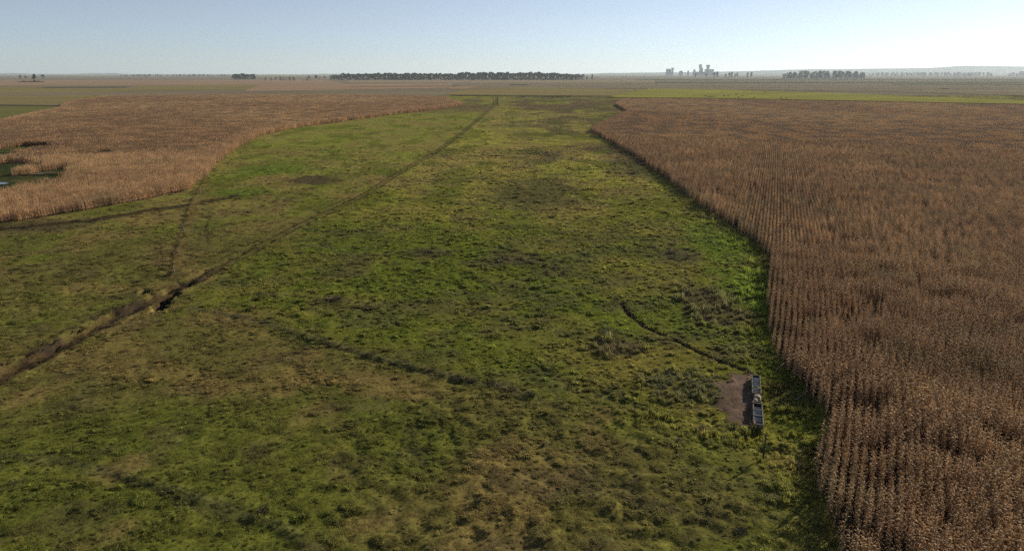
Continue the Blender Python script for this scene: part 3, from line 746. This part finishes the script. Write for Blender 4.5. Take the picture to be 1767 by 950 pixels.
def grass_points(d0, d1, density, sc0, tus=False):
    n = int(density * .5 * 1.72 * (d1 ** 2 - d0 ** 2)); Y = np.sqrt(rng.uniform(d0 ** 2, d1 ** 2, n)); X = rng.uniform(-.86, .86, n) * Y
    k = np.abs(X) < .78 * Y + 6; X, Y = X[k], Y[k]
    k = np.maximum(sdist(X, Y, corn_right), sdist(X, Y, corn_left)) < 0; X, Y = X[k], Y[k]
    k = (sdist(X, Y, pad) + (fbm(X / 1.6, Y / 1.6, 55, 2) - .5) * 1.6 < .1) & (rng.random(len(X)) > track_mask(X, Y) * .62) & (segd(X, Y, path_trough)[0] > .3); X, Y = X[k], Y[k]
    # grass stands in clumps
    n1 = fbm(X / 1.7, Y / 1.7, 151, 3); k = rng.random(len(X)) < (.62 + .4 * ss(.38, .60, n1) if not tus else ss(.36, .66, fbm(X / 5, Y / 5, 157, 4)) * .7 + .28); X, Y, n1 = X[k], Y[k], n1[k]
    L = ss(-4, 5, sdist(X, Y, lush_poly))
    s = sc0 * rng.uniform(.6, 1.25, len(X)) * (.72 + .6 * ss(.42, .68, n1))
    hz_ = s * (.62 + .55 * L)
    return X, Y, s, hz_
gs = [grass_points(27, 75, 12, .8), grass_points(75, 130, 3.6, 1.25), grass_points(130, 260, 1.1, 1.7), grass_points(260, 860, .05, 2.6)]
ts = [grass_points(27, 75, 4.2, .66, True), grass_points(75, 140, 2.4, .78, True), grass_points(140, 300, .9, .95, True), grass_points(280, 860, .06, 1.25, True)]
q_ = np.concatenate([np.zeros(sum(len(g[0]) for g in gs), int), np.full(sum(len(g[0]) for g in ts), 2)])
X, Y, s, hh = [np.concatenate(a) for a in zip(*(gs + ts))]
c = pasture_colour(X, Y) * rng.uniform(1.15, 2.1, len(X))[:, None]; c = np.where((q_ == 2)[:, None], c * rng.uniform(.8, 1.45, len(X))[:, None], c)
# rank growth: beside the maize, round the trough, in the rough patches
edge = -sdist(X, Y, corn_right); rank = ss(7, 1.5, edge) * (Y < 150) * .35
for args in ((1225, 525, 5, 9, 17), (1065, 600, 3.5, 3, 18), (1180, 665, 4.5, 4.5, 30), (1340, 690, 2.2, 4, 31), (1200, 745, 6, 2.2, 32), (1330, 760, 3.5, 2.5, 33), (1100, 720, 3, 2, 34)):
    rank = np.maximum(rank, blob(X, Y, *args) * .55)
wk = rng.random(len(X)) < rank * .5; q_[wk] = 1
greyw = blob(X, Y, 1180, 665, 4.5, 4.5, 30)
c = mix(c, C(.105, .125, .075) + 0 * c, greyw * .7)
c = mix(c, C(.125, .075, .040) + 0 * c, blob(X, Y, 1345, 670, 2.2, 3.0, 35) * .6)
idx_ = np.where(q_ == 0, rng.integers(0, 6, len(X)), rng.integers(0, 4, len(X)))
s[q_ == 2] *= np.exp(rng.normal(0, .28, (q_ == 2).sum())); hh[q_ == 2] *= np.exp(rng.normal(0, .25, (q_ == 2).sum()))
scl = np.stack([s, s, hh], -1); rot = np.stack([rng.normal(0, .08, len(X)), rng.normal(0, .08, len(X)), rng.uniform(0, 6.28, len(X))], -1)
o = scatter('pasture_grass', G_grass, np.stack([X, Y, height(X, Y, .3)], -1), rot, scl, c, idx_, q_, M_plant)
kind(o, 'stuff', 'short green and yellowish tufted grass covering the pasture', 'grass')
print('grass', len(X))

# ------------------------------------------------------------------ weed clumps
def clump(seed, n=150, rad=.6, h=.55):
    r = random.Random(seed); lf = MB(); st = MB()
    for i in range(9):
        a = r.uniform(0, 6.28); q = rad * r.uniform(.2, .8); st.tube([(0, 0, -.1), (math.cos(a) * q * .5, math.sin(a) * q * .5, h * .5), (math.cos(a) * q, math.sin(a) * q, h * r.uniform(.7, 1.05))], [.015, .01, .004], 3, False)
    for i in range(n):
        d = Vector((r.gauss(0, 1), r.gauss(0, 1), abs(r.gauss(0, 1)))).normalized(); d = Vector((d.x * rad, d.y * rad, d.z * h)) * r.uniform(.55, 1.0); d *= (.75 + .35 * math.sin(d.x * 9 + seed) * math.cos(d.y * 8))
        a = Vector((r.gauss(0, 1), r.gauss(0, 1), r.gauss(.4, .8))).normalized() * .085; b = a.orthogonal().normalized() * .03
        lf.add([d - a, d + b, d + a, d - b], [(0, 1, 2, 3)])
    return st.me('stems', M_bark), lf.me('foliage', M_plant)
CL = [clump(s) for s in range(5)]
def weed(px, py, size, col, label, group=None, tall=1.0):
    x, y = gp(px, py); z = float(height(np.array([x]), np.array([y]), .3)[0])
    root = empty('weed_clump', (x, y, z - .03), random.uniform(0, 6.28)); root.scale = (size, size, size * tall); tag(root, label, 'weed', group)
    a, b = random.choice(CL); obj('stems', a, root); o = obj('foliage', b, root); o['col'] = col
DK, GR, GN = [.040, .038, .026], [.065, .068, .042], [.05, .075, .02]
weed(580, 520, 1.7, DK, 'dark lone weed clump in the green left of centre', None, .8)
weed(823, 873, 1.0, [.03, .045, .02], 'dark green tuft standing alone near the bottom centre')
weed(740, 437, 2.2, DK, 'dark brown weed clump upper left of the pasture centre', None, .5)
weed(455, 885, 1.2, DK, 'dark weed clump above the low dark line at bottom left')
weed(1280, 915, 1.2, DK, 'dark weed clump near the bottom edge left of the maize')
for (px, py, rx, ry, n, col, sz, lb, g) in ((1228, 525, 55, 36, 16, DK, 1.15, 'dark brown weed clump in the rough patch beside the maize edge', 'weeds of the rough patch by the maize'),
        (1062, 600, 36, 20, 8, DK, 1.0, 'dark weed clump in the rough patch left of the cattle path', 'weeds left of the cattle path'),
        (1175, 668, 45, 34, 14, GR, .9, 'grey green weed clump in the pale rough patch left of the trough', 'weeds left of the trough'),
        (1200, 750, 45, 14, 9, GR, .9, 'bushy weed clump in the row below the bare earth pad', 'weeds below the bare earth pad'),
        (1080, 292, 34, 12, 8, DK, 2.0, 'dark weed clump in the far rough patch by the long maize edge', 'weeds by the long maize edge'),
        (1172, 440, 26, 14, 6, DK, 1.2, 'dark weed clump in the small rough patch above the cattle path', 'weeds above the cattle path'),
        (200, 540, 120, 12, 0, DK, .6, '', '')):
    for i in range(n): weed(px + random.uniform(-rx, rx), py + random.uniform(-ry, ry), sz * random.uniform(.6, 1.25), [v * random.uniform(.8, 1.25) for v in col], lb, g, random.uniform(.5, .9))
for i, (px, py) in enumerate(((700, 628), (745, 640), (790, 652), (815, 658), (850, 666), (880, 674), (915, 686), (640, 613), (560, 588))):
    weed(px, py, random.uniform(.8, 1.3), DK, 'dark tussock on the line where lush grass meets dull grass', 'tussocks on the lush grass line', .6)
for i in range(14):
    t = i / 13; px = 5 + t * 225; py = 628 - t * 113 + random.uniform(-3, 3)
    weed(px, py, random.uniform(.5, .9), [.03, .024, .02], 'dark clod of earth and weeds on the upper bank of the dirt track', 'clods on the track bank', .6)
for i in range(11):
    px = 120 + i * 28 + random.uniform(-5, 5); py = 800 + max(0, i - 0.5) * 8.6
    weed(px, py, random.uniform(.45, .75), [.055, .055, .03], 'dark tussock on the dark line crossing the bottom left', 'tussocks on the bottom left line', .55)

# ------------------------------------------------------------------ drinking trough
cA = Vector((*gp(1304.5, 645, .62), 0)); cB = Vector((*gp(1309.5, 730, .62), 0)); ax = cB - cA; LT = ax.length; rzT = math.atan2(ax.y, ax.x)
def gz(x, y): return float(height(np.array([x]), np.array([y]), .3)[0])
def trough(f0, f1, label, bars, fill):
    p = cA + ax * f0; L = LT * (f1 - f0); root = empty('drinking_trough', (p.x, p.y, -.06), rzT); tag(root, label, 'trough', 'concrete drinking troughs')
    W, H, T = .42, .60, .075
    for nm, b in (('side_wall', (0, L, -W, -W + T, 0, H)), ('side_wall', (0, L, W - T, W, 0, H)), ('end_wall', (0.002, T, -W + T, W - T, 0, H - .01)), ('end_wall', (L - T, L - .002, -W + T, W - T, 0, H - .01)), ('floor', (T, L - T, -W + T, W - T, .02, .14))):
        m = MB(); m.box(*b); o = obj(nm, m.me(nm, M_concrete), root)
        bv = o.modifiers.new('bevel', 'BEVEL'); bv.width = .015; bv.segments = 2
    for f in bars:
        m = MB(); m.box(L * f - .03, L * f + .03, -W + .01, W - .01, H + .003, H + .07); obj('crossbar', m.me('crossbar', M_wood), root)
    m = MB(); m.box(T, L - T, -W + T, W - T, .15, fill); obj('water', m.me('water', M_water), root)
trough(0, .40, 'far concrete drinking trough nearest the cattle path, filled with water', (.28, .52, .78), .45)
trough(.565, 1.0, 'near concrete drinking trough with crossbars beside the bare earth', (.12, .42, .66), .30)
p = cA + ax * .482
def rock(seed, rx, ry, rz_):
    bm = bmesh.new(); bmesh.ops.create_icosphere(bm, subdivisions=3, radius=1); r = random.Random(seed); o3 = r.uniform(0, 50)
    for v in bm.verts:
        c_ = v.co; n = float(fbm(np.array(c_.x * 1.3 + o3 + c_.z), np.array(c_.y * 1.3 + c_.z * .7), 7, 3)); k = .72 + .55 * n
        v.co = Vector((math.copysign(abs(c_.x) ** .7, c_.x) * rx, math.copysign(abs(c_.y) ** .7, c_.y) * ry, math.copysign(abs(c_.z) ** .7, c_.z) * rz_)) * k
    me = bpy.data.meshes.new('rock'); bm.to_mesh(me); bm.free(); me.materials.append(M_stone); return me
for (du, dv, a, b, c_, lb) in ((-.35, .03, .42, .36, .42, 'larger pale stone block between the two troughs'), (.38, -.16, .26, .22, .30, 'smaller pale stone between the troughs, on the near side')):
    q = p + ax.normalized() * du + Vector((-ax.y, ax.x, 0)).normalized() * dv
    o = obj('stone_block', rock(int(a * 100), a, b, c_), None, (q.x, q.y, gz(q.x, q.y) + c_ * .8)); o.rotation_euler = (0, 0, rzT); tag(o, lb, 'stone')

# ------------------------------------------------------------------ posts, poles and sticks
def post(px, py, H, rad, label, m=M_wood, group=None, lean=(0, 0), name='fence_post', z=None):
    x, y = gp(px, py); b = MB(); b.tube([(0, 0, -.3), (lean[0] * .5, lean[1] * .5, H * .5), (lean[0], lean[1], H)], [rad * 1.08, rad, rad * .9], 7)
    o = obj(name, b.me('post', m, True), None, (x, y, gz(x, y) if z is None else z)); tag(o, label, 'post', group); return o
post(1317, 790, 2.3, .06, 'slender dark post casting a long shadow below the troughs', M_darkwood)
weed(1322, 772, 1.25, GN, 'bushy green weed behind the slender dark post below the troughs', None, 1.3)
for i, (px, py) in enumerate(((345, 331), (327, 361), (318, 402), (308, 440), (301, 474))):
    post(px, py, 1.35, .075, ('third', 'second', 'middle', 'fourth', 'nearest')[i] + ' short timber post in the old fence line above the dirt track' if i != 0 else 'farthest short timber post in the old fence line above the dirt track', M_wood if i != 1 else M_darkwood, 'posts of the old fence line')
post(359, 306, 1.7, .10, 'pale corner post at the corner of the left maize field', M_stone)
post(355, 303, 1.5, .08, 'dark post beside the pale corner post of the left maize field', M_darkwood)
post(851.5, 181, 5.5, .35, 'left of two tall dark posts where the dirt track ends', M_darkwood, z=0)
post(858.8, 182, 6.5, .45, 'right of two tall dark posts where the dirt track ends', M_darkwood, z=0)
def stick(a, b, ha, hb, rad, label, m):
    A = gp(*a); B = gp(*b); z0 = gz(*A); z1 = gz(*B); mb = MB(); mb.tube([(0, 0, ha), ((B[0] - A[0]) / 2, (B[1] - A[1]) / 2, (ha + hb) / 2 + .05), (B[0] - A[0], B[1] - A[1], z1 - z0 + hb)], [rad, rad * .85, rad * .6], 6)
    o = obj('fallen_branch', mb.me('branch', m, True), None, (A[0], A[1], z0)); tag(o, label, 'branch')
stick((1338, 641), (1356, 631), .15, .6, .05, 'pale stick leaning at the maize edge above the troughs', M_stone)
stick((1374, 688), (1392, 680), .12, .4, .04, 'pale stick lying against the maize edge right of the troughs', M_stone)
# small dark stump with pale broken top
x, y = gp(937, 769); root = empty('tree_stump', (x, y, gz(x, y) - .02)); tag(root, 'small dark stump with a pale broken top in the near grass', 'stump')
b = MB(); b.tube([(0, 0, -.1), (.0, 0, .02), (.02, 0, .2), (.10, .02, .38)], [.24, .19, .15, .11], 9); obj('bole', b.me('bole', M_darkwood), root)
b = MB(); b.tube([(.105, .02, .385), (.15, .03, .47), (.17, .03, .56)], [.08, .05, .015], 6); obj('broken_top', b.me('broken_top', M_stone), root)

# ------------------------------------------------------------------ puddles in the left maize
def puddle(px, py, rx, ry, ang, label, seed):
    x, y = gp(px, py); n = 30; V = []
    for i in range(n):
        a = 2 * math.pi * i / n; q = .75 + .5 * float(vn(np.array(math.cos(a) * 1.6 + seed), np.array(math.sin(a) * 1.6), 9)); u, v = math.cos(a) * rx * q, math.sin(a) * ry * q
        V.append((u * math.cos(ang) - v * math.sin(ang), u * math.sin(ang) + v * math.cos(ang), 0))
    o = obj('puddle', mesh('puddle', V, [tuple(range(n))], M_water), None, (x, y, gz(x, y) + .35)); kind(o, 'structure', label)

# ------------------------------------------------------------------ cattle
def cow_mesh(seed, graze):
    r = random.Random(seed); me = bpy.data.meshes.new('cow'); hd = .35 if graze else 1.35
    V = [(0, 0, 1.05), (.45, 0, 1.06), (.75, 0, 1.1), (1.0, 0, 1.12 if not graze else .85), (1.25, 0, hd), (1.5, 0, hd - .14), (-.45, 0, 1.05), (-.78, 0, 1.12), (-.9, 0, 1.0), (-.93, 0, .5)]
    E = [(0, 1), (1, 2), (2, 3), (3, 4), (4, 5), (0, 6), (6, 7), (7, 8), (8, 9)]; rad = [.40, .40, .34, .2, .16, .1, .40, .30, .06, .03]
    for (bx, root) in ((.58, 1), (-.66, 6)):
        for sy in (-1, 1):
            i = len(V); k = r.uniform(-.12, .12); bk = -.09 if bx < 0 else .02
            V += [(bx, .2 * sy, .72), (bx + k * .5 + bk, .2 * sy, .42), (bx + k, .2 * sy, 0.0)]; rad += [.13, .075, .065]; E += [(root, i), (i, i + 1), (i + 1, i + 2)]
    me.from_pydata(V, E, []); o = bpy.data.objects.new('cow_skin', me); link(o)
    md = o.modifiers.new('skin', 'SKIN'); sv = me.skin_vertices[0].data
    for i, q in enumerate(rad): sv[i].radius = (q, q); sv[i].use_root = (i == 0)
    s2 = o.modifiers.new('sub', 'SUBSURF'); s2.levels = 1; s2.render_levels = 1
    dg = bpy.context.evaluated_depsgraph_get(); ne = bpy.data.meshes.new_from_object(o.evaluated_get(dg)); bpy.data.objects.remove(o)
    ne.name = 'cow'; ne.materials.clear(); ne.materials.append(M_cow); return ne
COWS = [cow_mesh(1, True), cow_mesh(2, False), cow_mesh(3, True)]
for px, py, rz in ((1217, 167.4, .3), (1221.5, 168.6, 3.0), (1225.5, 168.7, .1), (1229.5, 168.6, 3.3), (1233.5, 168.9, 1.2), (1249, 167.6, .2), (1257, 167.5, 2.9), (1274, 170, .1), (1281, 167.6, 3.0), (1270.5, 164, .4), (1297.5, 162.5, 1.3),
                   (1301, 171, .0), (1320, 160.4, .4), (1348, 171.8, 3.1), (1356, 171.8, .2)):
    x, y = gp(px, py); o = obj('cow', random.choice(COWS), None, (x, y, .55)); o.rotation_euler = (0, 0, rz); o.scale = (1.15,) * 3
    tag(o, 'dark cow grazing in the bright green meadow behind the right maize field', 'cow', 'cattle in the bright meadow')
puddle(72, 301, 4.6, 1.3, .55, 'pale puddle in the bare hollow of the left maize field', 1)
puddle(-4, 319, 3.0, 2.2, .1, 'pale puddle cut by the left edge of the picture', 2)

# ------------------------------------------------------------------ haze
b = MB(); b.box(-32000, 32000, -300, 30500, -3.5, 275)
hm = bpy.data.materials.new('haze'); hm.use_nodes = True; n = hm.node_tree; n.nodes.clear(); out = n.nodes.new('ShaderNodeOutputMaterial'); pv = n.nodes.new('ShaderNodeVolumePrincipled')
pv.inputs['Color'].default_value = (.72, .86, 1.0, 1); pv.inputs['Density'].default_value = 4e-5; pv.inputs['Anisotropy'].default_value = .3
n.links.new(pv.outputs[0], out.inputs['Volume'])
o = obj('haze', b.me('haze', hm)); kind(o, 'stuff', 'thin pale haze over the plain', 'haze')
